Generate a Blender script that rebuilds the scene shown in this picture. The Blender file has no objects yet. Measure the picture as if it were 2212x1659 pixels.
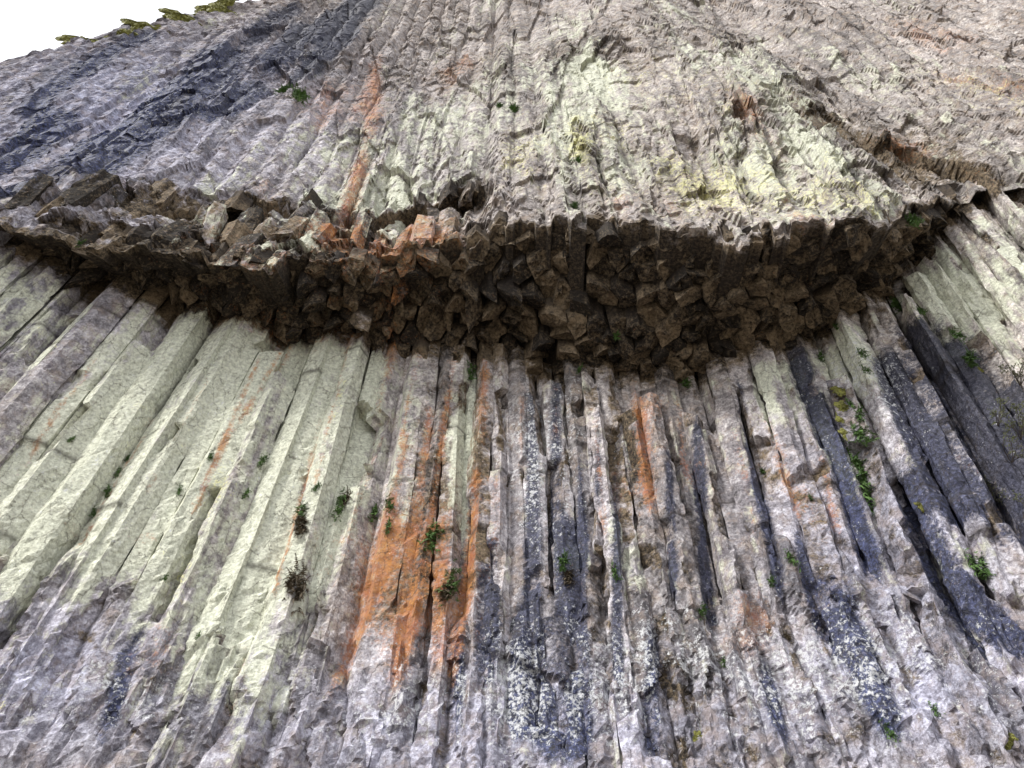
import bpy, math, random
import numpy as np
from mathutils import Vector
from mathutils.bvhtree import BVHTree
random.seed(7)
S = bpy.context.scene
COL = S.collection
PITCH = math.radians(50.0)
F = 1720.0
CP, SP = math.cos(PITCH), math.sin(PITCH)
CAMZ = 1.6

# ------------------------------------------------------------------ noise
def h3(ix, iy, iz, seed):
    n = (ix.astype(np.int64) * 73856093) ^ (iy.astype(np.int64) * 19349663) ^ (iz.astype(np.int64) * 83492791) ^ (seed * 2654435 + 977)
    n = n & 0xFFFFFFFF
    n = ((n >> 15) ^ n) * 0x2c1b3c6d & 0xFFFFFFFF
    n = ((n >> 12) ^ n) * 0x297a2d39 & 0xFFFFFFFF
    n = (n >> 15) ^ n
    return (n & 0xFFFFFF).astype(np.float64) / float(0x1000000)

def vnoise(P, sc, seed):
    q = P / np.array(sc, dtype=float)
    b = np.floor(q); f = q - b; f = f * f * (3 - 2 * f)
    b = b.astype(np.int64)
    out = 0
    for i in (0, 1):
        wx = f[:, 0] if i else 1 - f[:, 0]
        for j in (0, 1):
            wy = f[:, 1] if j else 1 - f[:, 1]
            for k in (0, 1):
                wz = f[:, 2] if k else 1 - f[:, 2]
                out = out + wx * wy * wz * h3(b[:, 0] + i, b[:, 1] + j, b[:, 2] + k, seed)
    return out - 0.5

def facet(P, sc, seed, tilt=1.2):
    q = P / np.array(sc, dtype=float)
    b = np.floor(q - 0.5).astype(np.int64)
    best = np.full(len(P), 1e9); val = np.zeros(len(P))
    for i in (0, 1):
        for j in (0, 1):
            for k in (0, 1):
                cx, cy, cz = b[:, 0] + i, b[:, 1] + j, b[:, 2] + k
                r1 = h3(cx, cy, cz, seed + 1); r2 = h3(cx, cy, cz, seed + 2); r3 = h3(cx, cy, cz, seed + 3)
                dx = q[:, 0] - (cx + 0.1 + 0.8 * r1); dy = q[:, 1] - (cy + 0.1 + 0.8 * r2); dz = q[:, 2] - (cz + 0.1 + 0.8 * r3)
                d = dx * dx + dy * dy + dz * dz
                m = d < best
                g1 = h3(cx, cy, cz, seed + 4) - 0.5; g2 = h3(cx, cy, cz, seed + 5) - 0.5; g3 = h3(cx, cy, cz, seed + 6) - 0.5
                v = (dx * g1 + dy * g2 + dz * g3) * tilt + (h3(cx, cy, cz, seed + 7) - 0.5)
                val = np.where(m, v, val); best = np.where(m, d, best)
    return val

def sst(a, b, x):
    t = np.clip((x - a) / (b - a), 0, 1)
    return t * t * (3 - 2 * t)

# ------------------------------------------------------------------ cliff plan
def W(x):
    return 12.0 - 2.2 * np.minimum((np.asarray(x, dtype=float) / 11.0) ** 2, 1.35)
def kf(x): return np.interp(x, [-6, -1, 5, 12], [.013, .002, -.007, -.005])
def fanx(x, z):
    return x * (1 - kf(x) * (np.clip(z, 0, 22) - 14))
def unfan(X, Z):
    return X / (1 - kf(X) * (np.clip(Z, 0, 22) - 14))

def survey(u, v, off):
    a = (u - 1106) / F; b = (830 - v) / F
    dx, dy, dz = a, CP - b * SP, SP + b * CP
    y = 11.0 + off
    for _ in range(30):
        t = y / dy
        y = 0.5 * y + 0.5 * (float(W(dx * t)) + off)
    z = CAMZ + dz * t
    return float(unfan(dx * t, z)), z

J = [(-250, 520), (0, 545), (200, 615), (400, 665), (500, 695), (750, 740), (1000, 765), (1200, 800), (1500, 805), (1700, 755), (1880, 655), (1990, 560), (2050, 470), (2100, 425), (2212, 395), (2400, 350)]
jx, jz = zip(*[survey(u, v, 0) for u, v in J])
def ztop(x): return np.interp(x, jx, jz)
L = [(-250, 480, .5), (0, 505, .8), (150, 530, 1.2), (400, 560, 1.6), (600, 575, 1.9), (850, 560, 2.2), (1030, 530, 2.4), (1070, 485, 2.7), (1250, 488, 2.9), (1450, 512, 3.0), (1600, 497, 3.1), (1850, 490, 2.8), (1960, 475, 2.0), (2025, 455, .9), (2065, 425, .3), (2120, 400, .25), (2212, 375, .2), (2400, 330, .2)]
lx, lz = zip(*[survey(u, v, -d) for u, v, d in L])
ld = [d for _, _, d in L]
def zlip(x): return np.interp(x, lx, lz)
def dep(x): return np.interp(x, lx, ld)

SL = 0.09
LEDGES = []
def add_ledge(pts, off, h):
    xs, zs, am = [], [], []
    for u, v, a in pts:
        x, z = survey(u, v, off)
        xs.append(x); zs.append(z); am.append(a)
    LEDGES.append((np.array(xs), np.array(zs), np.array(am), h))
add_ledge([(240, 400, 0), (340, 390, .35), (500, 405, .5), (600, 400, .45), (720, 425, .2), (860, 425, .5), (1030, 440, .55), (1080, 455, 0)], -1.8, 3.6)
add_ledge([(1780, 330, 0), (1880, 300, .3), (1980, 290, .2), (2080, 310, .4), (2212, 340, .2), (2400, 400, .1)], -.6, 4.0)

def ybase(x, z, soft=.4):
    zl = zlip(x)
    y = W(x) - dep(x) - 0.12 + SL * np.maximum(z - zl, 0)
    for xs, zs, am, h in LEDGES:
        zz = np.interp(x, xs, zs); a = np.interp(x, xs, am, left=0, right=am[-1])
        t = np.clip((z - (zz - h)) / h, 0, 1)
        y = y + a * t * (1 - np.clip((z - zz + soft) / soft, 0, 1))
    return y

def front(x, z):
    return np.where(z < zlip(x), W(x), ybase(x, z))

def on_face(u, v):
    """world point of a surveyed mark on the cliff"""
    a = (u - 1106) / F; b = (830 - v) / F
    d = np.array([a, CP - b * SP, SP + b * CP])
    t = np.arange(5, 90, 0.04)
    X = d[0] * t; Y = d[1] * t; Z = CAMZ + d[2] * t
    m = Y >= front(unfan(X, Z), Z)
    i = int(np.argmax(m)) if m.any() else len(t) - 1
    return X[i], Y[i], Z[i], t[i]

R = [(-300, 250), (0, 152), (130, 112), (300, 62), (450, 22), (530, -4), (700, -60)]
def rim_pt(u, v):
    X, Y, Z, t = on_face(u, v)
    return float(unfan(X, Z)), Z
rp = [rim_pt(u, v) for u, v in R]
rx = [p[0] for p in rp] + [rp[-1][0] + 6, 40]; rz = [p[1] for p in rp] + [66, 70]
def zrim(x): return np.interp(x, rx, rz)

# ------------------------------------------------------------------ tint blobs (world space)
def blobs(lst):
    out = []
    for u, v, ru, rv, s in lst:
        X, Y, Z, t = on_face(u, v)
        Z1 = on_face(u, v - rv)[2]; Z2 = on_face(u, v + rv)[2]
        out.append((X, Z, ru * t / F, max(0.15, abs(Z1 - Z2) / 2), s))
    return out
def streaks(lst):
    out = []
    for u0, v0, u1, v1, w, s in lst:
        n = max(2, int(math.hypot(u1 - u0, v1 - v0) / 30))
        pts = [on_face(u0 + (u1 - u0) * k / n, v0 + (v1 - v0) * k / n) for k in range(n + 1)]
        for k, p in enumerate(pts):
            q = pts[k + 1] if k < n else pts[k - 1]
            out.append((p[0], p[2], w * p[3] / F, max(.4, abs(p[2] - q[2]) * .75), s * .8))
    return out
RUG = blobs([(1780,300,300,70,.8),(2050,220,220,150,.5),(2100,60,200,80,.3),(1400,430,220,40,.4),(1250,240,60,120,.5),(500,330,150,40,.4),(1600,240,120,60,.6),(760,130,150,40,.4),(1450,90,300,60,.3),(1950,440,200,60,.4),(1000,200,200,120,.25)])
ORANGE = blobs([(700,215,90,50,.8),(990,150,60,60,.65),(830,495,160,55,.6),(880,540,120,40,.55),(960,520,80,30,.5),(720,500,80,30,.45),(1700,420,50,60,.85),(1720,470,60,30,.75),(1620,240,60,60,.6),(2000,60,100,40,.6),(2150,170,80,80,.55),(1960,320,80,40,.65),(2170,400,60,70,.6),(1290,230,35,50,.65),(1390,430,90,50,.6),(800,330,90,110,.3),
 (860,1230,160,110,.34),(900,1100,90,160,.30),(780,1200,80,130,.30),(1075,1080,24,120,.6),(890,1350,110,140,.30),(960,1390,80,130,.28),(1390,970,35,120,.52),(1340,1060,24,70,.5),(1420,870,30,60,.5),(330,1180,30,20,.6),(190,1150,30,30,.5),(1590,1410,80,40,.5),(1750,1120,25,80,.45),(350,1450,60,70,.5),(440,680,30,10,.6),(560,380,30,20,.6),(1640,1330,90,50,.5),(600,560,150,50,.4),(420,500,100,50,.4),(1500,1000,200,200,.25),(560,420,90,30,.4)]) + streaks([
 (810,130,805,260,20,.7),(800,260,740,430,18,.72),(880,960,800,1300,11,.6),(930,900,890,1200,12,.62),(980,800,930,1150,9,.65),(760,740,690,1050,7,.75),(700,900,600,1300,6,.7),(560,800,420,1130,6,.7),(330,900,180,1180,6,.7),(210,800,60,1010,6,.7),(1030,1050,1010,1300,14,.62),(960,1150,950,1450,16,.5),(850,1150,720,1500,18,.6),(1050,800,1040,960,14,.6),(1370,820,1400,1100,12,.6),(1460,840,1480,1020,8,.6),(1280,900,1300,1150,7,.6),(1640,900,1720,1120,10,.6),(890,1330,860,1500,18,.55),(540,1440,520,1560,8,.75),(860,720,820,880,12,.65),(1590,950,1620,1150,8,.6),(620,760,480,1000,5,.65),(1130,850,1125,1000,8,.6),(1200,830,1200,950,8,.5),(1000,1300,980,1480,14,.55),(450,850,330,1080,4,.6),(1770,1000,1800,1150,8,.5),(910,760,870,950,7,.6),(820,950,760,1150,7,.55)])
PALE = blobs([(430,880,270,290,1.1),(260,1080,190,220,.95),(620,1000,160,330,.95),(1000,930,34,170,.8),(770,900,60,220,.8),(560,1230,120,230,.85),(560,1470,120,110,.5),(860,330,260,120,.5),(1500,250,900,320,.38),(1850,400,300,110,.35),(1700,830,36,100,.8),(1350,1130,40,100,.45),(1390,1230,60,70,.8),(1250,1220,35,35,.8),(2110,600,110,120,.9),(1270,160,40,80,.6),(60,1050,140,240,.5),(1820,790,50,60,.6),(60,700,120,120,.5),(1640,850,15,120,.6),(1800,1000,20,90,.6),(700,450,300,60,.2)])
YELLOW = blobs([(400,1250,30,80,.9),(480,1080,30,50,.6),(1250,300,20,80,.75),(1120,350,60,90,.6),(1850,440,220,80,.75),(2100,180,140,110,.75),(1500,150,300,140,.5),(100,750,70,70,.6),(740,880,10,60,.9),(20,1560,30,50,.9),(1600,380,250,80,.6),(1050,130,80,80,.5),(300,650,100,40,.5),(1350,300,200,140,.5),(560,1000,200,300,.4),(250,900,200,200,.3)])
DARK = streaks([(0,335,130,240,46,1.4),(110,350,330,195,52,1.5),(330,195,480,90,52,1.5),(230,300,390,225,32,1.2),(400,190,480,140,30,1.1),(470,225,550,165,38,1.4),(580,130,700,50,44,1.2),(690,80,800,0,46,1.2),(60,395,200,310,32,1.2),(0,430,80,380,30,1.),(640,165,760,80,26,1.),(540,70,640,15,30,1.),(60,240,200,150,36,.9),(200,150,330,85,32,.9),(1160,60,1190,0,20,.5),
 (1230,1150,1240,1640,34,1.),(1150,860,1150,1330,20,.85),(1060,1200,1050,1480,26,.95),(1200,820,1200,1150,16,.85),(1130,1350,1120,1600,26,.85),(1180,1380,1180,1640,28,.85),(1500,900,1530,1350,14,.85),(1590,830,1650,1150,12,.8),(1330,1000,1330,1500,14,.7),(1290,840,1290,1100,10,.7),(1700,740,1790,960,30,1.1),(1790,960,1880,1250,20,.8),(1960,720,2120,1010,50,1.2),(1900,800,2050,1120,36,1.05),(2080,760,2212,960,54,1.2),(2060,900,2212,1180,66,1.3),(1930,1050,2020,1260,32,.95),(1780,1290,1830,1420,44,.9),(1850,1430,1890,1600,34,.8),(1440,1000,1450,1300,12,.7),(990,1420,980,1600,20,.7),(1720,1180,1760,1350,14,.75),(660,1050,640,1180,8,.5),(2090,1300,2212,1450,38,.9),(1620,1000,1680,1300,12,.7),(1250,1000,1260,1200,10,.65),(900,880,880,960,12,.5),(1410,1400,1400,1640,20,.65),(300,1400,250,1640,24,.45),(1650,1450,1670,1640,24,.55)])
WHITE = blobs([(1950,1450,320,220,.75),(1200,1450,250,180,.6),(300,1550,400,130,.75),(1870,830,80,120,.8),(1000,1550,350,120,.65),(1150,1050,80,180,.6),(800,250,500,200,.5),(1500,1500,350,180,.6),(1700,200,600,220,.5),(1250,950,200,200,.45),(250,150,300,120,.25),(300,1000,400,300,.4)])
BLUE = blobs([(1100,1620,1100,220,.75),(1900,1200,280,400,.75),(200,220,500,220,1.0),(1200,1150,300,300,.35),(100,1450,250,200,.5)])
BROWN = blobs([(500,490,400,80,.5),(1850,290,200,60,.4),(1300,1000,350,220,.28),(950,1000,90,250,.45),(860,1280,140,170,.4),(300,560,200,60,.5),(2000,380,150,60,.35),(1500,1420,250,80,.3),(1250,130,600,80,.35),(400,1500,250,80,.35),(1500,330,400,100,.2)])
def field(lst, P):
    out = np.zeros(len(P))
    x = P[:, 0]; z = P[:, 2]
    x0, x1, z0, z1 = x.min(), x.max(), z.min(), z.max()
    for cx, cz, a, b, s in lst:
        if cx + 3 * a < x0 or cx - 3 * a > x1 or cz + 3 * b < z0 or cz - 3 * b > z1: continue
        out += s * np.exp(-((x - cx) / a) ** 2 - ((z - cz) / b) ** 2)
    return np.minimum(out, 1.1)

# ------------------------------------------------------------------ material
def new_mat(name):
    m = bpy.data.materials.new(name); m.use_nodes = True
    nt = m.node_tree; nt.nodes.clear(); return m, nt
class NB:
    def __init__(s, nt): s.nt = nt
    def n(s, t, **k):
        x = s.nt.nodes.new(t)
        for a, b in k.items(): setattr(x, a, b)
        return x
    def l(s, a, b): s.nt.links.new(a, b)
    def setin(s, sock, v):
        if isinstance(v, (int, float)): sock.default_value = v
        elif isinstance(v, tuple): sock.default_value = v if len(v) == 4 or sock.type == 'VECTOR' else (*v, 1)
        else: s.l(v, sock)
    def math(s, op, a, b=0, c=None, clamp=False):
        x = s.n('ShaderNodeMath', operation=op, use_clamp=clamp)
        s.setin(x.inputs[0], a); s.setin(x.inputs[1], b)
        if c is not None: s.setin(x.inputs[2], c)
        return x.outputs[0]
    def mix(s, f, a, b, mode='MIX'):
        x = s.n('ShaderNodeMix', data_type='RGBA', blend_type=mode)
        s.setin(x.inputs[0], f); s.setin(x.inputs[6], a); s.setin(x.inputs[7], b)
        return x.outputs[2]
    def noise(s, co, sc, det=4, rough=.6, dist=0, col=False):
        x = s.n('ShaderNodeTexNoise'); x.inputs['Scale'].default_value = sc; x.inputs['Detail'].default_value = det
        x.inputs['Roughness'].default_value = rough; x.inputs['Distortion'].default_value = dist
        s.l(co, x.inputs['Vector']); return x.outputs['Color' if col else 'Fac']
    def mapv(s, co, sc, loc=(0, 0, 0)):
        x = s.n('ShaderNodeMapping'); x.inputs['Scale'].default_value = sc; x.inputs['Location'].default_value = loc
        s.l(co, x.inputs['Vector']); return x.outputs[0]
    def spread(s, n, k=2.4):
        return s.math('MULTIPLY_ADD', n, k, .5 - .5 * k)
    def thr(s, n, mask, k, th, gain):
        a = s.math('MULTIPLY_ADD', mask, k, n)
        a = s.math('SUBTRACT', a, th)
        return s.math('MULTIPLY', a, gain, clamp=True)

def basalt():
    m, nt = new_mat('weathered_basalt'); B = NB(nt)
    out = B.n('ShaderNodeOutputMaterial'); bs = B.n('ShaderNodeBsdfPrincipled'); B.l(bs.outputs[0], out.inputs[0])
    co = B.n('ShaderNodeNewGeometry').outputs['Position']
    def attr(nm):
        a = B.n('ShaderNodeAttribute', attribute_name=nm); sp = B.n('ShaderNodeSeparateColor'); B.l(a.outputs['Color'], sp.inputs[0])
        return sp.outputs
    m1, m2, m3 = attr('stain_a'), attr('stain_b'), attr('stain_c')
    def sepn(o):
        q = B.n('ShaderNodeSeparateColor'); B.l(o, q.inputs[0]); return q.outputs
    Acol = B.noise(co, 2.6, 6, .74, 0, True)
    A = sepn(Acol)
    St = sepn(B.noise(B.mapv(co, (3.8, 3.8, .5)), 1.2, 4, .70, 0, True))
    Fi = sepn(B.noise(co, 13, 4, .80, 0, True))
    n40 = Fi[2]; n12 = Fi[0]
    v = B.spread(B.math('MULTIPLY_ADD', A[0], .5, B.math('MULTIPLY', Fi[0], .5)), 2.9)
    r = B.n('ShaderNodeValToRGB'); B.l(v, r.inputs[0])
    e = r.color_ramp.elements
    e[0].position = .10; e[0].color = (.070, .062, .062, 1); e[1].position = .88; e[1].color = (.70, .66, .62, 1)
    x = e.new(.5); x.color = (.30, .272, .265, 1)
    c = r.outputs[0]
    tone = B.math('MULTIPLY_ADD', m3[1], 1.15, .46)
    tc = B.n('ShaderNodeCombineColor'); [B.l(tone, tc.inputs[i]) for i in range(3)]
    c = B.mix(1.0, c, tc.outputs[0], 'MULTIPLY')
    warm = B.math('MULTIPLY', B.thr(B.spread(A[1]), 0, 0, .45, 3), .55)
    c = B.mix(warm, c, (.38, .29, .22))
    mv = B.math('MULTIPLY', B.thr(B.spread(A[2]), 0, 0, .6, 3), .33)
    c = B.mix(mv, c, (.23, .185, .225))
    c = B.mix(m3[2], c, B.mix(1.0, c, (.84, .93, 1.26), 'MULTIPLY'))
    br = B.thr(B.spread(A[2]), m2[0], 1.15, .85, 2.5)
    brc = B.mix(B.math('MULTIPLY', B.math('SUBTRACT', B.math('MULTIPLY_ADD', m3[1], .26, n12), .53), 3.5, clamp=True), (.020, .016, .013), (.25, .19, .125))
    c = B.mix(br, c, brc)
    pl = B.thr(B.spread(B.math('MULTIPLY_ADD', St[1], .45, B.math('MULTIPLY', A[1], .55)), 3.2), m1[1], .85, .84, 3.0)
    plc = B.mix(B.math('MULTIPLY', B.math('SUBTRACT', n40, .33), 3.4, clamp=True), (.34, .35, .275), (.83, .86, .71))
    c = B.mix(B.math('MULTIPLY', pl, .86), c, plc)
    dk = B.thr(B.spread(B.math('MULTIPLY_ADD', A[2], .5, B.math('MULTIPLY', Fi[1], .5)), 3.2), m1[2], .98, .92, 2.4)
    dl = B.mix(m3[2], (.09, .09, .12), (.07, .095, .26))
    dkc = B.mix(B.math('MULTIPLY', B.math('SUBTRACT', n12, .43), 4, clamp=True), (.012, .015, .032), dl)
    c = B.mix(B.math('MULTIPLY', dk, .94), c, dkc)
    og = B.thr(B.spread(B.math('MULTIPLY_ADD', A[0], .4, B.math('MULTIPLY', Fi[1], .6)), 4.6), m1[0], .90, .95, 1.4)
    ogc = B.mix(B.math('MULTIPLY', B.math('SUBTRACT', A[1], .35), 3.3, clamp=True), (.36, .11, .045), (.56, .25, .06))
    ogc = B.mix(B.math('MULTIPLY', B.math('SUBTRACT', n40, .46), 3, clamp=True), ogc, (.25, .13, .09))
    c = B.mix(B.math('MULTIPLY', og, .82), c, ogc)
    wt = B.thr(B.spread(B.math('MULTIPLY_ADD', Fi[1], .7, B.math('MULTIPLY', A[2], .3)), 3.2), m2[1], .40, .90, 5)
    c = B.mix(B.math('MULTIPLY', wt, .85), c, B.mix(n40, (.46, .48, .49), (.82, .83, .86)))
    yl = B.thr(B.spread(B.math('MULTIPLY_ADD', Fi[2], .6, B.math('MULTIPLY', A[0], .4)), 3.0), m2[2], .5, .95, 5)
    c = B.mix(B.math('MULTIPLY', yl, .75), c, (.66, .65, .32))
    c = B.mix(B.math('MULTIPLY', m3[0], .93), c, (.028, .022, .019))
    cr = B.n('ShaderNodeTexVoronoi', feature='DISTANCE_TO_EDGE'); cr.inputs['Scale'].default_value = 1.0
    va = B.n('ShaderNodeVectorMath', operation='MULTIPLY_ADD'); B.l(Acol, va.inputs[0]); va.inputs[1].default_value = (.25, .25, .25); B.l(co, va.inputs[2])
    B.l(B.mapv(va.outputs[0], (2.8, 2.8, 1.3)), cr.inputs['Vector'])
    crk = B.math('SUBTRACT', 1.0, B.math('MULTIPLY', cr.outputs['Distance'], 42, clamp=True))
    crk = B.math('MULTIPLY', crk, B.math('MULTIPLY', B.math('SUBTRACT', A[1], .43), 8, clamp=True))
    c = B.mix(B.math('MULTIPLY', crk, .75), c, (.04, .032, .028))
    B.l(c, bs.inputs['Base Color'])
    B.l(B.math('MULTIPLY_ADD', dk, -.3, .9), bs.inputs['Roughness'])
    bs.inputs['Specular IOR Level'].default_value = .3
    hgt = B.math('MULTIPLY_ADD', A[0], .6, B.math('MULTIPLY', Fi[0], .35))
    bp = B.n('ShaderNodeBump'); bp.inputs['Strength'].default_value = .9; bp.inputs['Distance'].default_value = .12
    B.l(hgt, bp.inputs['Height']); B.l(bp.outputs[0], bs.inputs['Normal'])
    return m
ROCK = basalt()

def simple(name, c1, c2, sc, rough=.8):
    m, nt = new_mat(name); B = NB(nt)
    out = B.n('ShaderNodeOutputMaterial'); bs = B.n('ShaderNodeBsdfPrincipled'); B.l(bs.outputs[0], out.inputs[0])
    co = B.n('ShaderNodeNewGeometry').outputs['Position']
    n = B.noise(co, sc, 3, .7)
    B.l(B.mix(B.math('MULTIPLY', B.math('SUBTRACT', n, .3), 2.5, clamp=True), c1, c2), bs.inputs['Base Color'])
    bs.inputs['Roughness'].default_value = rough
    return m
FERN = simple('fern_leaf', (.03, .07, .015), (.11, .21, .045), 9)
DRYP = simple('withered_leaf', (.04, .03, .02), (.12, .09, .05), 9)
MOSS = simple('moss_growth', (.05, .05, .012), (.24, .24, .05), 9)
TWIG = simple('twig_bark', (.04, .032, .03), (.10, .08, .07), 12)
GRND = simple('ground_gravel', (.10, .09, .07), (.24, .21, .17), 1.5)
LEAFD = simple('shrub_leaf', (.04, .05, .02), (.12, .13, .05), 8)

# ------------------------------------------------------------------ mesh helpers
def build_mesh(name, V, Q, T, mat, smooth=False):
    me = bpy.data.meshes.new(name)
    V = np.asarray(V, dtype=np.float32)
    me.vertices.add(len(V)); me.vertices.foreach_set('co', V.ravel())
    nq = len(Q); ntr = 0 if T is None else len(T)
    li = Q.ravel() if T is None else np.concatenate([Q.ravel(), T.ravel()])
    me.loops.add(len(li)); me.loops.foreach_set('vertex_index', li.astype(np.int32))
    ls = np.concatenate([np.arange(nq) * 4, nq * 4 + np.arange(ntr) * 3]).astype(np.int32)
    lt = np.concatenate([np.full(nq, 4), np.full(ntr, 3)]).astype(np.int32)
    me.polygons.add(len(ls)); me.polygons.foreach_set('loop_start', ls); me.polygons.foreach_set('loop_total', lt)
    me.update(calc_edges=True)
    me.polygons.foreach_set('use_smooth', [smooth] * len(me.polygons))
    me.materials.append(mat)
    return me
def make_obj(name, V, Q, mat, parent=None, smooth=False, T=None):
    o = bpy.data.objects.new(name, build_mesh(name, V, Q, T, mat, smooth)); COL.objects.link(o)
    if parent: o.parent = parent
    return o
def join(parts):
    Vs, Q, T, o_ = [], [], [], 0
    for (v, q, t) in parts:
        Vs.append(v); Q.append(q + o_); T.append(t + o_); o_ += len(v)
    return np.concatenate(Vs), np.concatenate(Q), np.concatenate(T)

def paint(o, V, cav, tone, brown_add=0.0, palek=1.0):
    ones = np.ones(len(V))
    V0 = np.column_stack([V[:, 0], 0 * V[:, 0], V[:, 2]])
    lowA = vnoise(V0, (1.6, 1, 5), 801) + .6 * vnoise(V0, (.7, 1, 2.4), 802)
    lowB = vnoise(V0, (1.6, 1, 3.0), 811) + .6 * vnoise(V0, (.7, 1, 1.3), 812)
    lowC = vnoise(V0, (.5, 1, 2.5), 821) + .6 * vnoise(V0, (.25, 1, 1.0), 822)
    up = sst(15, 19, V[:, 2])
    org = field(ORANGE, V)
    a = np.stack([org + (org > .03) * np.minimum(org, .6) * (lowB * .8 + lowC * 1.1), field(PALE, V) * palek + (.25 + .40 * up) * lowA, field(DARK, V) + .15 * lowB, ones], 1)
    b = np.stack([np.clip(field(BROWN, V) + brown_add + .25 * up * np.maximum(lowB, 0), 0, 1), field(WHITE, V) + .3 * lowB, field(YELLOW, V) + .4 * up * lowB, ones], 1)
    k = np.clip(1 - np.asarray(brown_add) * 1.0, 0, 1) * ones
    a[:, 0] *= np.clip(k + .25, 0, 1); a[:, 1] = a[:, 1] * k - .6 * (1 - k); a[:, 2] *= k; b[:, 1] = b[:, 1] * k - .4 * (1 - k); b[:, 2] = b[:, 2] * k - .3 * (1 - k)
    c = np.stack([np.clip(cav, 0, 1), np.clip(tone * ones, 0, 1), field(BLUE, V), ones], 1)
    for nm, d in (('stain_a', a), ('stain_b', b), ('stain_c', c)):
        at = o.data.attributes.new(nm, 'FLOAT_COLOR', 'POINT')
        at.data.foreach_set('color', d.astype(np.float32).ravel())

cliff = bpy.data.objects.new('cliff', None); COL.objects.link(cliff)
cliff['kind'] = 'structure'; cliff['category'] = 'cliff'
cliff['label'] = 'tall basalt cliff of lichen-covered columns under a broken overhang'

def grid_faces(nr, nc):
    i = np.arange(nr - 1)[:, None] * nc + np.arange(nc - 1)[None, :]
    i = i.ravel()
    return np.stack([i, i + 1, i + 1 + nc, i + nc], 1)

# ---- upper face sheet + roof behind lip + core behind columns
xs = np.concatenate([np.arange(-27, -14, .075), np.arange(-14, 18, .055), np.arange(18, 35, .085)])
NC = len(xs)
NR = 700
s = np.linspace(0, 1, NR)[:, None] ** 1.3
px = np.stack([xs, 0 * xs, 0 * xs], 1)
lipstep = .30 * facet(px, (.55, 50, 50), 77, .7) + .85 * facet(px, (1.5, 50, 50), 78, .4)
zl = (zlip(xs) + .0 + lipstep)[None, :]
zr = zrim(xs)[None, :]
Z = zl + s * (zr - zl)
X = np.repeat(xs[None, :], NR, 0)
P = np.stack([X.ravel(), np.zeros(X.size), Z.ravel()], 1)
hab = P[:, 2] - np.repeat(zlip(xs)[None, :], NR, 0).ravel()
Pn = P.copy()
Pn[:, 0] += .45 * vnoise(P, (2.5, 1, 9), 5) + .10 * vnoise(P, (.5, 1, 1.4), 6)
Pn[:, 2] += .3 * vnoise(P, (.8, 1, 1.2), 9)
lf1 = facet(P, (.8, 50, 50), 401, .5); lf2 = facet(P, (.5, 50, .6), 402, .6)
zled = P[:, 2] + .5 * lf1 + .25 * lf2 + .7 * vnoise(P, (1.4, 1, 50), 403)
Yb = ybase(P[:, 0] + .15 * lf2, zled, .25)
leftm = (1 - sst(-13, -5, P[:, 0])) * sst(18, 24, P[:, 2])
rgh = np.clip(.55 + 1.7 * vnoise(P, (4, 1, 7), 201), .1, 1.1)
damp = .25 + .75 * sst(0, 4, hab)
shelf = sst(-14, -12.5, P[:, 0]) * (1 - sst(-1.2, -.2, P[:, 0])) * (1 - sst(3.4, 4.6, hab)) * sst(.05, .4, hab)
Vt = np.stack([fanx(P[:, 0], P[:, 2]), P[:, 1], P[:, 2]], 1)
rug = field(RUG, Vt) * sst(.2, 1.2, hab)
f1 = facet(Pn, (.95, 50, 6.5), 11, .45)
f4 = facet(Pn, (2.1, 50, 8.0), 41, .4)
f2 = facet(Pn, (.8, 50, 2.4), 23, .6)
f3 = facet(Pn, (.35, 50, 1.0), 37, .9)
f7 = facet(Pn, (.15, 50, .4), 39, 1.0)
f5 = facet(Pn, (.85, 50, 1.2), 61, .9)
f6 = facet(Pn, (.45, 50, .9), 63, .9)
f8 = facet(Pn, (.9, 50, 2.8), 65, .7)
f9 = facet(P, (.6, 50, 1.3), 67, .7)
uu = Pn[:, 0] / .82 + .3 * vnoise(P, (1.7, 1, 9), 407)
ridge = np.abs((uu - np.floor(uu)) - .5) * 2
ribamt = np.clip(.6 + 1.5 * vnoise(P, (4, 1, 7), 409), .1, 1)
disp = .26 * (1 - .35 * leftm) * f1 * (.4 + .6 * damp) + .32 * f4 * damp + .22 * rgh * f2 + .09 * (.3 + rgh) * f3 + .03 * f7 + .20 * ribamt * (1 - .6 * leftm) * ridge ** 1.4 * sst(.1, 2.5, hab) + .9 * damp * vnoise(P, (4.5, 1, 10), 3) + shelf * (.40 * f5 + .20 * f6) + rug * (.42 * f8 + .12 * f6) + .32 * (1 - sst(.3, 1.8, hab)) * f9
Y = Yb + disp
sr = np.repeat(s, NC, 1).ravel()
edge = sst(0, .6, hab)
Zd = P[:, 2] + edge * (.10 * f2 * rgh + .08 * disp + .05 * rug * f8)
Xd = P[:, 0] + .03 * vnoise(P, (.3, 1, .3), 19)
rimn = sst(.95, 1, sr)
Zd += rimn * .8 * (vnoise(P, (1.3, 1, 50), 55) + .5 * vnoise(P, (.4, 1, 50), 56))
Y += rimn ** 2 * 1.0
V1 = np.stack([fanx(Xd, Zd), Y, Zd], 1)
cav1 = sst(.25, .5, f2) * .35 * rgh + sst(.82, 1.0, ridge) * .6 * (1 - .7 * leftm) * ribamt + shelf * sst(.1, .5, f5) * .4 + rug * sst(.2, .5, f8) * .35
tone1 = .50 + .42 * f1 + .42 * f2 + .2 * f4 + .25 * f3 + .3 * shelf * f6 + .3 * rug * f8
NB_ = 14
topY = Y.reshape(NR, NC)[-1]; topZ = Zd.reshape(NR, NC)[-1]; topX = V1[:, 0].reshape(NR, NC)[-1]
rows = []
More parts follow.
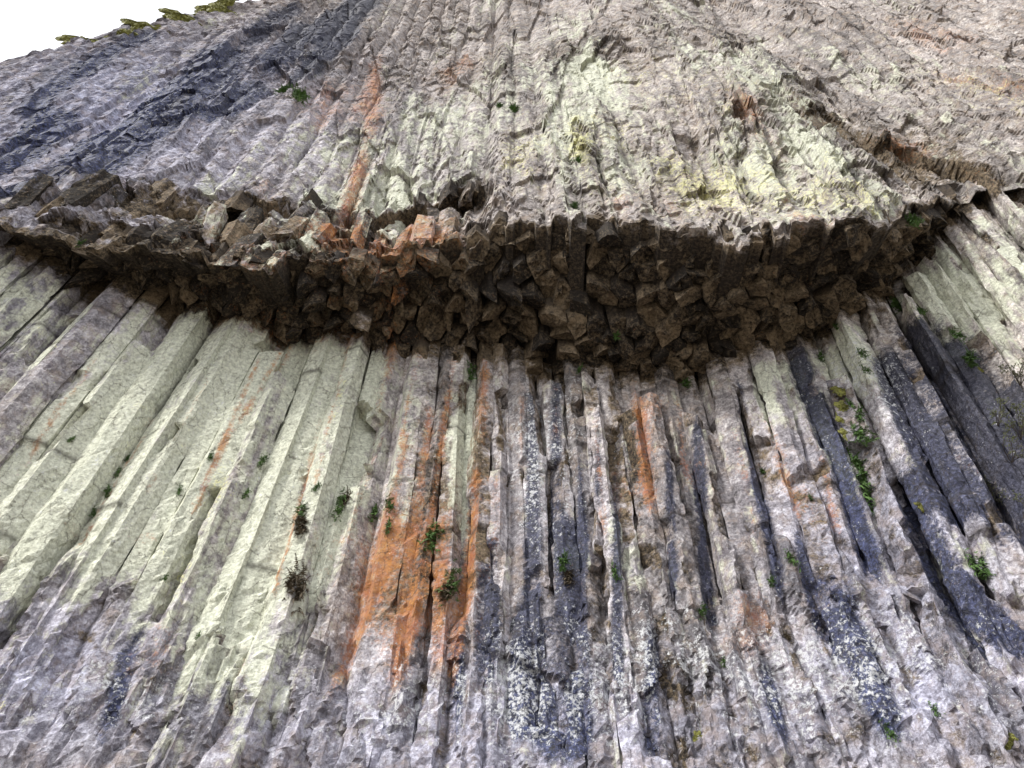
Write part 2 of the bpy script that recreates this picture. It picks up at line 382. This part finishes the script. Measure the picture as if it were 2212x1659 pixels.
for k in range(1, NB_ + 1):
    dy = (k / NB_) ** 2 * 60
    rows.append(np.stack([topX, topY + dy, topZ + .12 * dy + .5 * np.sin(topX * .7 + k)], 1))
Vback = np.concatenate(rows)
rows = []
y0 = Y.reshape(NR, NC)[0]; z0 = Zd.reshape(NR, NC)[0]
for k in range(10):
    t = k / 9
    yy = y0 + (W(xs) + .6 - y0) * t
    zz = z0 + (ztop(xs) + .5 - z0) * t + .10 * math.sin(math.pi * t)
    rows.append(np.stack([fanx(xs, zz), yy, zz], 1))
for k in range(1, 30):
    t = k / 29
    zz = (ztop(xs) + .5) * (1 - t) - .3 * t
    rows.append(np.stack([fanx(xs, zz), W(xs) + .6 + 0 * xs, zz], 1))
rows = rows[1:][::-1]
Vcore = np.concatenate(rows); ncore = len(rows)
V = np.concatenate([Vcore, V1, Vback])
face = make_obj('rock_face', V, grid_faces(ncore + NR + NB_, NC), ROCK, cliff)
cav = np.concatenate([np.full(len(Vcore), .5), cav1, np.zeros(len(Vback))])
tone = np.concatenate([np.full(len(Vcore), .3), tone1, np.full(len(Vback), .5)])
br1 = .45 * shelf * np.clip(.55 + f5, 0, 1) + .3 * rug * np.clip(.3 + f8, 0, 1) + .5 * (1 - sst(.0, .45, hab - lipstep[None, :].repeat(NR, 0).ravel())) * (P[:, 0] < 11)
for lxs, lzs, am, h in LEDGES:
    zz = np.interp(P[:, 0], lxs, lzs); a = np.interp(P[:, 0], lxs, am, left=0, right=am[-1])
    br1 += np.clip(a * np.exp(-((zled - (zz - .15)) / .3) ** 2) * 1.3, 0, .9)
bradd = np.clip(np.concatenate([np.full(len(Vcore), 1.), br1, np.zeros(len(Vback))]), 0, 1)
paint(face, V, cav, tone, bradd)
Ygrid = Y.reshape(NR, NC); Zgrid = Zd.reshape(NR, NC)
def ysheet(x, z):
    c_ = int(np.argmin(np.abs(xs - x))); return float(np.interp(z, Zgrid[:, c_], Ygrid[:, c_]))

# ---- voronoi cells in plan
def make_seeds(x0, x1, spx, spv, DY, j0, j1, jit, var=(.75, 1.3)):
    gx = [x0]
    while gx[-1] < x1: gx.append(gx[-1] + float(np.interp(gx[-1], spx, spv)) * random.uniform(*var))
    sd = {}
    for j in range(j0, j1):
        for i in range(len(gx) - 1):
            sp = gx[i + 1] - gx[i]
            sd[(i, j)] = (gx[i] + (.5 * sp if j % 2 else 0) + random.uniform(-jit, jit) * sp,
                          float(W(gx[i])) + j * DY + random.uniform(-jit, jit) * DY)
    return sd, len(gx) - 1
def clip(poly, nx, ny, c):
    out = []
    for k in range(len(poly)):
        a, b = poly[k], poly[(k + 1) % len(poly)]
        da = a[0] * nx + a[1] * ny - c; db = b[0] * nx + b[1] * ny - c
        if da <= 0: out.append(a)
        if da * db < 0:
            t = da / (da - db); out.append((a[0] + (b[0] - a[0]) * t, a[1] + (b[1] - a[1]) * t))
    return out
def cell(sd, i, j):
    x, y = sd[(i, j)]
    poly = [(x - .8, y - .8), (x + .8, y - .8), (x + .8, y + .8), (x - .8, y + .8)]
    for di in range(-3, 4):
        for dj in range(-3, 4):
            if (di or dj) and (i + di, j + dj) in sd:
                a, b = sd[(i + di, j + dj)]
                poly = clip(poly, a - x, b - y, (a * a + b * b - x * x - y * y) / 2)
    out = []
    for p in poly:
        if not out or math.hypot(p[0] - out[-1][0], p[1] - out[-1][1]) > .05: out.append(p)
    return out
def ring(poly, step):
    pts, corner = [], []
    n = len(poly)
    for k in range(n):
        a, b = poly[k], poly[(k + 1) % n]
        ln = math.hypot(b[0] - a[0], b[1] - a[1])
        m = max(1, int(round(ln / step)))
        for q in range(m):
            t = q / m
            pts.append((a[0] + (b[0] - a[0]) * t, a[1] + (b[1] - a[1]) * t))
            corner.append(min(t, 1 - t) * ln)
    return np.array(pts), np.array(corner)

def prism(poly, zb, zt, dz, rough, tiltb, tiltt, joints, lowrough, seed, step=.075, shrink=1.0, spalls=0, capr=.10):
    c = np.mean(poly, 0)
    pts, cd = ring(poly, step)
    n = len(pts)
    out = pts - c; ln = np.linalg.norm(out, axis=1, keepdims=True); on = out / ln
    out = out * shrink
    rad = float(np.mean(ln))
    nz = max(3, int((zt - zb) / dz) + 1)
    zs_ = np.linspace(zb, zt, nz)
    offs = np.zeros((nz, 2)); sc = np.ones(nz); jm = np.zeros(nz)
    if joints:
        z = zb
        long_ = joints == 2
        while z < zt:
            z2 = z + random.choice([2.0, 3.5, 5, 7] if long_ else [.4, .9, 1.6, 3, 4.5]) * random.uniform(.7, 1.3)
            m = (zs_ >= z) & (zs_ < z2)
            js = .5 if long_ else 1
            offs[m] = (random.gauss(0, .018) * js, random.gauss(0, .035) * js); sc[m] = 1.03 + random.uniform(-.05, .05) * js
            ii = np.nonzero(m)[0]
            if len(ii): jm[ii[0]] = random.choice([0, .4, .9]); sc[ii[0]] -= .02 * jm[ii[0]]
            z = z2
    SPL = []
    for _ in range(spalls):
        an = random.uniform(-math.pi * .95, -math.pi * .05)
        z1 = random.uniform(zb + 4, zt); hh = random.choice([.25, .5, .9, 1.6, 3.0])
        SPL.append((math.cos(an), math.sin(an), z1, z1 + hh, rad * random.uniform(.5, .9), random.uniform(-.06, .06), random.uniform(-.8, .8)))
    ta = np.array([random.uniform(-1, 1), random.uniform(-1, 1)])
    tb = np.array([random.uniform(-1, 1), random.uniform(-1, 1)])
    pl = []; fresh = []
    for k in range(nz):
        rel = out * sc[k]
        fr = np.zeros(n)
        for ax, ay, z1, z2, dd_, sl_, sk in SPL:
            if z1 - .5 <= zs_[k] < z2 + .5:
                zz_ = zs_[k] + sk * rel[:, 0]
                ins = (zz_ >= z1) & (zz_ < z2)
                lim = dd_ + sl_ * (zs_[k] - z1) / .5
                ex = np.maximum(rel @ np.array([ax, ay]) - lim, 0) * ins
                rel = rel - ex[:, None] * np.array([ax, ay]); fr = np.maximum(fr, (ex > .01) * 1.)
        q = c + rel + offs[k]
        zz = np.full(n, zs_[k])
        wb = max(0, 1 - (zs_[k] - zb) / .8); wt = max(0, 1 - (zt - zs_[k]) / .8)
        zz = zz + (out @ ta) * tiltb * 2 * wb + (out @ tb) * tiltt * 2 * wt
        pl.append(np.column_stack([q, zz])); fresh.append(fr)
    side = np.concatenate(pl)
    nrm = np.tile(on, (nz, 1))
    def cap(base, frac):
        cc = base.mean(0)
        return cc + (base - cc) * frac
    bot = [cap(pl[0], .72), cap(pl[0], .38)]; top = [cap(pl[-1], .72), cap(pl[-1], .38)]
    Vv = np.concatenate([bot[1], bot[0], side, top[0], top[1], bot[1].mean(0)[None], top[1].mean(0)[None]])
    nr = nz + 4
    N = np.concatenate([np.tile(on, (2, 1)), nrm, np.tile(on, (2, 1)), np.zeros((2, 2))])
    z2n = np.zeros(2 * n)
    fresh = np.concatenate([z2n, np.concatenate(fresh), np.zeros(2 * n + 2)])
    jcav = np.concatenate([z2n, np.repeat(jm, n), np.zeros(2 * n + 2)])
    lo = (1 - sst(6.5, 12.0, Vv[:, 2])) if lowrough else np.zeros(len(Vv))
    fa = facet(Vv + seed * 3.1, (.5, .5, 1.7), 101 + seed, 1.2)
    fb = facet(Vv, (.2, .2, .45), 151, 1.4)
    fc = facet(Vv, (.5, .5, 1.2), 161, 1.4)
    d = rough * (.9 * fa + .6 * fb) + lo * .14 * fc + lo * .06 * fb + .012 * vnoise(Vv, (.1, .1, .15), 171)
    wv = np.concatenate([np.full(n, .2), np.full(n, .6), np.ones(n * nz), np.full(n, .6), np.full(n, .2), [0, 0]])
    Vv[:, :2] += N * (d * wv)[:, None]
    Vv[:, 2] += capr * (1 - wv) * facet(Vv, (.25, .25, .3), 181) + .04 * (wv < 1) * fb
    if lowrough:
        Vv[:, 0] += .12 * vnoise(Vv, (50, 50, 3.0), 191 + seed % 3) + random.gauss(0, .003) * (Vv[:, 2] - 10)
    Fc = []
    for r in range(nr - 1):
        i = r * n + np.arange(n); i2 = r * n + (np.arange(n) + 1) % n
        Fc.append(np.stack([i, i2, i2 + n, i + n], 1))
    Fc = np.concatenate(Fc)
    cb, ct = len(Vv) - 2, len(Vv) - 1
    i = np.arange(n); i2 = (i + 1) % n
    tb_ = np.stack([i2, i, np.full(n, cb)], 1); tt_ = np.stack([(nr - 1) * n + i, (nr - 1) * n + i2, np.full(n, ct)], 1)
    return Vv, Fc, np.concatenate([tb_, tt_]), fa, fb, fresh, jcav

def footbulge(v):
    return -.9 * (1 - sst(2, 9.5, v[:, 2])) + .25 * vnoise(v, (2.2, 50, 2.2), 222) * (1 - sst(8, 13, v[:, 2]))

sd, ni = make_seeds(-17.5, 16.5, [-16, -3, -1, 16], [.70, .64, .40, .44], .30, -3, 5, .28, (.5, 1.6))
cells = [(abs(sd[(i, j)][0]) + (12 if j == 1 else 0) + (40 if j == 2 else 0), i, j) for j in (0, 1, 2) for i in range(2, ni - 2)]
cells.sort()
extra = []
for rank, (_, i, j) in enumerate(cells):
    poly = cell(sd, i, j)
    if len(poly) < 4: continue
    c = np.mean(poly, 0)
    left = c[0] < -1.5
    yo = random.gauss(0, .06) if j < 2 else 0
    poly = [(p[0], p[1] + yo) for p in poly]
    zt = float(ztop(c[0])) + .5
    if j == 0 and random.random() < .26: zt -= random.uniform(.8, 2.6)
    ns = (random.choice([0, 1, 2, 3]) if left else random.choice([4, 5, 6, 7, 8])) if j < 2 else 0
    v, q, t, fa, fb, fresh, jc = prism(poly, -.3, zt, .095, .040 if left else .060, .2, .5, 2 if left else 1, True, (i * 7 + j) % 50, spalls=ns)
    fbul = footbulge(v)
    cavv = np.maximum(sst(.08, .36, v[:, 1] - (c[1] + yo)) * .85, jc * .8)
    v[:, 1] += fbul
    tone = np.clip(random.uniform(.15, .95) + .3 * fb, 0, 1)
    v[:, 0] = fanx(v[:, 0], v[:, 2])
    zt0 = float(ztop(c[0]))
    br = np.clip(.55 * sst(zt0 - .8, zt0 + .2, v[:, 2]) + (.15 if left else .35) * fresh + (random.random() < .22) * (.08 if left else .25), 0, 1)
    pk = random.choice([.5, .85, 1.0, 1.05, 1.1, 1.2])
    if rank < 99:
        o = make_obj('basalt_column', v, q, ROCK, cliff, T=t)
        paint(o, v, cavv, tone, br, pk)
    else:
        extra.append((v, q, t, cavv, tone * np.ones(len(v)), br, np.full(len(v), pk)))
Ve, Qe, Te = join([e[:3] for e in extra])
o = make_obj('outer_columns', Ve, Qe, ROCK, cliff, T=Te); o['kind'] = 'stuff'
paint(o, Ve, *[np.concatenate([e[k] for e in extra]) for k in (3, 4, 5, 6)])

# ---- overhang underside
sd2, ni2 = make_seeds(-18, 17, [-16, 16], [.46, .44], .34, -14, 3, .36, (.6, 1.45))
parts, pc, pt, pb = [], [], [], []
def add_block(poly, zu, h, tilt, rough, lean, capr, brown, seed, cavlim=(.10, .42)):
    v, q, t, fa, fb, _, _ = prism(poly, zu, zu + h, .10, rough, tilt, .1, False, False, seed, step=.07, shrink=1.0, capr=capr)
    v[:, 0] += (zu + h - v[:, 2]) * random.gauss(0, lean); v[:, 1] += (zu + h - v[:, 2]) * random.gauss(0, lean)
    v[:, 0] = fanx(v[:, 0], v[:, 2])
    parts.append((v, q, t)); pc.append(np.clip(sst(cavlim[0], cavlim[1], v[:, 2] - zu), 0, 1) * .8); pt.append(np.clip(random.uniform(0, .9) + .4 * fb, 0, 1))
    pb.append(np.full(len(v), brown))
for j in range(-11, 1):
    for i in range(2, ni2 - 2):
        x, y = sd2[(i, j)]
        dd = float(dep(x)); q_ = (float(W(x)) - y) / max(dd, .01)
        if q_ > 0.95 or q_ < -.05 or dd < .35: continue
        poly = cell(sd2, i, j)
        if len(poly) < 4: continue
        lf = float(np.interp(x, [-1, 3], [1, .5]))
        zu = float(ztop(x)) * (1 - q_) + float(zlip(x)) * q_ + .10
        zu += math.sin(x * 1.7 + y * 2.3) * .10 + math.sin(x * .8 - y * 3.1) * .10 + random.gauss(0, .09 * lf)
        if random.random() < .08: zu -= .3 * lf
        near = q_ > .75
        if near: zu = max(zu, float(zlip(x)) - .10)
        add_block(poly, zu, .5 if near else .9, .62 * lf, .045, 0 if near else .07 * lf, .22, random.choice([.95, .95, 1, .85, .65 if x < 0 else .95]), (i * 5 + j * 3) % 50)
lxs, lzs, am, h = LEDGES[0]
for j in range(-13, 1):
    for i in range(2, ni2 - 2):
        x, y = sd2[(i, j)]
        a = float(np.interp(x, lxs, am, left=0, right=0))
        if a < .25: continue
        zz = float(np.interp(x, lxs, lzs))
        yf = ysheet(x, zz + .5)
        if yf + .12 < y < yf + a + .5:
            poly = cell(sd2, i, j)
            if len(poly) < 4: continue
            add_block(poly, zz + .10 + random.gauss(0, .12), .7, .6, .05, .03, .25, random.choice([.9, .7, .5]), (i + j * 3) % 50)
for _ in range(46):
    x = random.uniform(-13, -.8)
    zlo = float(zlip(x)); zz = zlo + random.uniform(.1, 3.0)
    yf = ysheet(x, zz)
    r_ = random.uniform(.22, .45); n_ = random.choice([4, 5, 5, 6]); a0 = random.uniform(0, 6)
    poly = [(x + r_ * random.uniform(.8, 1.2) * math.cos(a0 + k * 6.283 / n_), yf + r_ * .85 + r_ * random.uniform(.8, 1.2) * math.sin(a0 + k * 6.283 / n_)) for k in range(n_)]
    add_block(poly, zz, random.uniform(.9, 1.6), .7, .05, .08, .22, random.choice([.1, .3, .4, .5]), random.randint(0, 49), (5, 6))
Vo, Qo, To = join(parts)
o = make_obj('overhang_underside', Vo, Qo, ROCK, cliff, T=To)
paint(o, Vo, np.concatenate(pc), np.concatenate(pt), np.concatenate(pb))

# ---- fractured foot of the wall
xb = np.arange(-15, 15, .055); zb = np.arange(-.3, 14, .055)
XX, ZZ = np.meshgrid(xb, zb)
Pb = np.stack([XX.ravel(), np.zeros(XX.size), ZZ.ravel()], 1)
Pm = Pb.copy(); Pm[:, 0] += .3 * vnoise(Pb, (1.5, 1, 3), 301) + .08 * vnoise(Pb, (.4, 1, .8), 302); Pm[:, 2] += .5 * vnoise(Pb, (.6, 1, 1), 303)
g1 = facet(Pm, (.50, 50, 2.2), 311, .5); g2 = facet(Pm, (1.1, 50, 2.2), 321, .5); g3 = facet(Pm, (.32, 50, .8), 331, 1.0); g4 = facet(Pm, (.14, 50, .28), 341, 1.2)
topedge = 8.6 + 2.6 * facet(Pb, (.55, 1, 50), 351, .3) + 3.4 * vnoise(Pb, (2.2, 1, 50), 352) - .8 * sst(-3, -6, Pb[:, 0])
ub = Pm[:, 0] / .48; rb = np.abs((ub - np.floor(ub)) - .5) * 2
Yf = W(Pb[:, 0]) - .22 + footbulge(Pb) + .20 * g1 + .13 * g2 + .08 * g3 + .035 * g4 + .14 * rb + .8 * sst(0, 2.0, Pb[:, 2] - topedge) + .14 * vnoise(Pb, (.9, 1, 2.5), 361)
Vf = np.stack([fanx(Pb[:, 0], Pb[:, 2]), Yf, Pb[:, 2] + .06 * g1 + .04 * g3], 1)
o = make_obj('fractured_foot', Vf, grid_faces(len(zb), len(xb)), ROCK, cliff)
paint(o, Vf, sst(.2, .5, g3) * .4 + .7 * sst(.82, 1, rb), np.clip(.45 + .55 * g1 + .55 * g2 + .25 * g3, 0, 1), .35 * (g1 > .22), .65)

# ------------------------------------------------------------------ ground
gn = 60
ext = np.sign(np.linspace(-1, 1, gn)) * np.abs(np.linspace(-1, 1, gn)) ** 2.2 * 500
GX, GY = np.meshgrid(ext, ext)
gz = .12 * np.sin(GX * .5) * np.cos(GY * .4) + np.clip(-GY - 60, 0, 500) * -.05
make_obj('ground', np.stack([GX.ravel(), GY.ravel(), gz.ravel() - .05], 1), grid_faces(gn, gn), GRND, None, True)
bpy.data.objects['ground']['kind'] = 'structure'
bpy.data.objects['ground']['label'] = 'gravelly brown ground at the foot of the cliff'
bpy.data.objects['ground']['category'] = 'ground'

# ------------------------------------------------------------------ plants
bpy.context.view_layer.update()
dg = bpy.context.evaluated_depsgraph_get()
trees = []
for ob in list(COL.objects):
    if ob.type == 'MESH' and ob.name != 'ground': trees.append(BVHTree.FromObject(ob, dg))
def surf(x, z):
    best = None
    for t in trees:
        h = t.ray_cast(Vector((x, 0, z)), Vector((0, 1, 0)), 60)
        if h[0] is not None and (best is None or h[0].y < best.y): best = h[0]
    return best
def fern_mesh(name, nf, ln, mat, seed, leaf=.045):
    r = random.Random(seed); V, Fs = [], []
    for _ in range(nf):
        az = r.uniform(-math.pi, 0) if r.random() < .85 else r.uniform(0, math.pi)
        el = r.uniform(-.4, 1.2); L_ = ln * r.uniform(.3, 1.1)
        d = Vector((math.cos(az) * math.cos(el), math.sin(az) * math.cos(el), math.sin(el)))
        p = Vector((r.gauss(0, .32) * ln, r.uniform(-.1, .1) * ln, r.gauss(0, .55) * ln)); n = 9
        for k in range(n):
            d = (d + Vector((0, 0, -.16))).normalized()
            p2 = p + d * L_ / n
            side = d.cross(Vector((0, 0, 1))).normalized()
            w = leaf * (1.2 - k / n) * r.uniform(.8, 1.3) * (ln / .3)
            up = side.cross(d) * w * .3
            for sgn in (-1, 1):
                b = len(V)
                m = (p + p2) / 2
                V += [p, m + side * sgn * w * .6 + up * r.uniform(-1, 1), p2 + side * sgn * w * 1.4 - up, p2]
                Fs.append((b, b + 1, b + 2, b + 3))
            p = p2
    me = bpy.data.meshes.new(name); me.from_pydata([tuple(v) for v in V], [], Fs); me.materials.append(mat); return me
ferns = [fern_mesh('fern_fronds', 64, .25, FERN, k) for k in range(4)]
drys = [fern_mesh('withered_fronds', 90, .24, DRYP, 9 + k) for k in range(2)]
def moss_mesh(seed):
    r = random.Random(seed); V, Fs = [], []
    nr_, ns_ = 14, 26
    for a in range(nr_ + 1):
        for b in range(ns_):
            rr = a / nr_; an = b / ns_ * 6.2832
            lob = 1 + .25 * math.sin(an * 3 + seed) + .15 * math.sin(an * 7 + seed * 2) + r.uniform(-.12, .12)
            h = math.sqrt(max(0, 1 - rr * rr)) * .3 + r.uniform(-.09, .09)
            V.append((math.cos(an) * rr * lob, -h, math.sin(an) * rr * lob * .8))
    for a in range(nr_):
        for b in range(ns_):
            i, i2 = a * ns_ + b, a * ns_ + (b + 1) % ns_
            Fs.append((i, i2, i2 + ns_, i + ns_))
    me = bpy.data.meshes.new('moss_tufts'); me.from_pydata(V, [], Fs); me.materials.append(MOSS); return me
mosses = [moss_mesh(k) for k in range(3)]
def place(me, name, u, v, r, lab, cat, grp, dyo=-.02):
    X, Y, Z, t = on_face(u, v)
    h = surf(X, Z)
    y = h.y if h is not None and abs(h.y - Y) < 2.5 else Y
    o = bpy.data.objects.new(name, me); COL.objects.link(o)
    o.location = (X, y + dyo, Z); sc = r * t / F / .30
    if 'moss' in name: sc *= .35
    o.scale = (sc * random.uniform(.7, 1.1), sc, sc * random.uniform(1, 1.6)); o.rotation_euler = (random.uniform(-.2, .2), random.uniform(-.4, .4), random.uniform(-.4, .4))
    o['label'] = lab; o['category'] = cat; o['group'] = grp
    return o
GF = [(645,205,34),(610,185,20),(1110,235,18),(1080,230,12),(1250,345,16),(735,1110,24),(805,1105,24),(568,1012,16),(935,1180,34),(975,1285,32),(1215,1235,24),(1510,1340,20),(1850,970,28),(1862,1030,32),(1870,1080,28),(1845,930,18),(1830,900,14),(1840,1000,24),(1875,1110,18),(1860,1055,26),(1920,620,26),(1945,645,24),(1800,700,18),(1775,770,14),(1850,800,14),(1860,830,12),(2090,1240,30),(2120,1250,24),(1015,810,20),(1250,815,12),(1325,790,14),(1485,822,16),(1325,1262,18),(205,1110,13),(235,1065,13),(150,1212,11),(392,1070,11),(462,1008,11),(535,1080,13),(180,540,14),(2000,1565,16),(1895,1630,16),(1660,1275,14),(1700,1245,18),(690,1080,13),(845,1112,16),(842,1155,15),(1240,437,14),(1560,1443,12),(365,1270,10),(440,1400,10),(1650,1015,9),(1980,690,14),(2060,740,20),(2090,790,22),(1745,1090,8),(255,1020,10),(275,990,10),(165,970,10),(655,1130,20)]
for k, (u, v, r) in enumerate(GF):
    place(ferns[k % 4], 'fern_clump', u, v, r, 'small green fern clump rooted in a cliff crevice', 'fern', 'ferns growing in the cliff cracks')
for k, (u, v, r) in enumerate([(652,1300,38),(655,1160,30),(640,1290,28),(1225,1265,20),(745,1085,22),(965,1300,26),(1700,1385,14)]):
    place(drys[k % 2], 'withered_plant', u, v, r, 'dark withered plant cushion clinging to basalt columns', 'plant', 'withered plants on the cliff')
for k, (u, v, r) in enumerate([(1805,870,16),(1818,905,18),(1800,845,12),(1812,930,14),(1822,960,12),(1500,1620,16),(1508,1590,11),(2140,1640,15),(2110,800,12),(1985,1110,12)]):
    place(mosses[k % 3], 'moss_cushion', u, v, r, 'yellow-green moss cushion growing on dark rock', 'moss', 'moss cushions on the cliff', .04)
def rim_place(u, v, me, name, sc, lab, cat, grp, dz=0, dy=-.1):
    x, z = rim_pt(u, v)
    X = fanx(x, z); iz = np.argmin(np.abs(topX - X))
    o = bpy.data.objects.new(name, me); COL.objects.link(o)
    zt_ = topZ[iz] + dz
    ys_ = float(np.interp(zt_, Zgrid[:, iz], Ygrid[:, iz])) if dy is None else topY[iz] + dy
    o.location = (topX[iz], ys_, zt_); o.scale = (sc * random.uniform(.8, 1.4), sc, sc)
    o.rotation_euler = (random.uniform(-.2, .2), random.uniform(-.5, .5), random.uniform(-.4, .4))
    o['label'] = lab; o['category'] = cat; o['group'] = grp
for k, u in enumerate([190, 300, 320, 335, 350, 365, 385, 400, 420, 440, 460, 480, 495, 510, 525, 540, 555, 570, 590, 610, 635]):
    rim_place(u, 150 - u * .285, mosses[k % 3], 'moss_cushion', random.uniform(.35, .75), 'thick yellow-green moss cushion on the cliff rim', 'moss', 'moss cushions along the cliff rim', -random.choice([.1, .4, .9, 1.8, 3.0]), None)
def shrub(seed, h, n, leafy):
    r = random.Random(seed); V, Fs, mi = [], [], []
    def seg(a, b, ra, rb):
        d = (b - a).normalized(); s_ = d.orthogonal().normalized(); t_ = d.cross(s_); k0 = len(V)
        for p, rr in ((a, ra), (b, rb)):
            for q in range(4):
                an = q * math.pi / 2; V.append(p + s_ * math.cos(an) * rr + t_ * math.sin(an) * rr)
        for q in range(4): Fs.append((k0 + q, k0 + (q + 1) % 4, k0 + 4 + (q + 1) % 4, k0 + 4 + q)); mi.append(0)
    def grow(p, d, L_, rad, dep_):
        for _ in range(4):
            d = (d + Vector((r.gauss(0, .18), r.gauss(0, .18), r.gauss(0, .18)))).normalized()
            p2 = p + d * L_ / 4; seg(p, p2, rad, rad * .8); p = p2; rad *= .88
            if dep_ < 1 and leafy:
                for _ in range(leafy):
                    q = Vector((r.gauss(0, 1), r.gauss(0, 1), r.gauss(0, 1))).normalized(); w = q.orthogonal() * .02 * h
                    b = len(V); V.extend([p, p + q * .035 * h + w, p + q * .07 * h, p + q * .035 * h - w]); Fs.append((b, b + 1, b + 2, b + 3)); mi.append(1)
            if dep_ > 0 and r.random() < .9:
                grow(p, (d + Vector((r.gauss(0, .6), r.gauss(0, .6), r.gauss(0, .5)))).normalized(), L_ * .6, rad * .7, dep_ - 1)
    for _ in range(n):
        grow(Vector((r.gauss(0, .05), 0, 0)) * h, Vector((r.gauss(0, .5), r.gauss(-.2, .4), 1)).normalized(), h * .7, .022 * h, 2)
    me = bpy.data.meshes.new('shrub_branches'); me.from_pydata([tuple(v) for v in V], [], Fs)
    me.materials.append(TWIG); me.materials.append(LEAFD); me.polygons.foreach_set('material_index', mi); return me
sh = [shrub(3, 1.0, 4, 2), shrub(8, 1.0, 4, 2), shrub(12, 1.0, 4, 1)]
for u, s_ in ((135, 1.3), (118, .8), (155, .8)):
    rim_place(u, 150 - u * .285, sh[u % 2], 'rim_shrub', s_, 'sparse leafy shrub standing on the cliff rim against sky', 'shrub', 'shrubs on the cliff rim', -.1, None)
for k, (u, v, r) in enumerate([(2195,850,14),(2200,960,15),(2160,1060,14),(2205,1130,16),(2150,930,12),(2180,1010,14)]):
    o = place(sh[k % 3], 'cliff_shrub', u, v, r, 'thin twiggy shrub hanging from dark cliff crevice', 'shrub', 'twiggy shrubs on the cliff')
    o.rotation_euler = (1.2, random.uniform(-.8, .8), random.uniform(-.6, .3))

# ------------------------------------------------------------------ light
w = bpy.data.worlds.new('World'); S.world = w; w.use_nodes = True
nt = w.node_tree; nt.nodes.clear(); B = NB(nt)
wo = B.n('ShaderNodeOutputWorld'); bg = B.n('ShaderNodeBackground'); B.l(bg.outputs[0], wo.inputs[0])
sky = B.n('ShaderNodeTexSky', sky_type='NISHITA'); sky.sun_disc = False
EL, AZ = math.radians(42), math.radians(229)
sky.sun_elevation = EL; sky.sun_rotation = AZ; sky.dust_density = 3
B.l(B.mix(.88, sky.outputs[0], (12.1, 12.2, 12.6)), bg.inputs[0]); bg.inputs[1].default_value = .13
sl = bpy.data.lights.new('sun', 'SUN'); sl.energy = 4.2; sl.angle = math.radians(11); sl.color = (1, .97, .91)
so = bpy.data.objects.new('sun', sl); COL.objects.link(so)
dirv = Vector((math.sin(AZ) * math.cos(EL), math.cos(AZ) * math.cos(EL), math.sin(EL)))
so.rotation_euler = dirv.to_track_quat('Z', 'Y').to_euler()

cam = bpy.data.cameras.new('camera'); co_ = bpy.data.objects.new('camera', cam); COL.objects.link(co_)
cam.sensor_width = 36; cam.lens = 28; cam.clip_end = 2000
co_.location = (0, 0, CAMZ); co_.rotation_euler = (math.radians(90) + PITCH, 0, 0)
S.camera = co_
S.view_settings.view_transform = 'Standard'; S.view_settings.look = 'None'; S.view_settings.exposure = 0
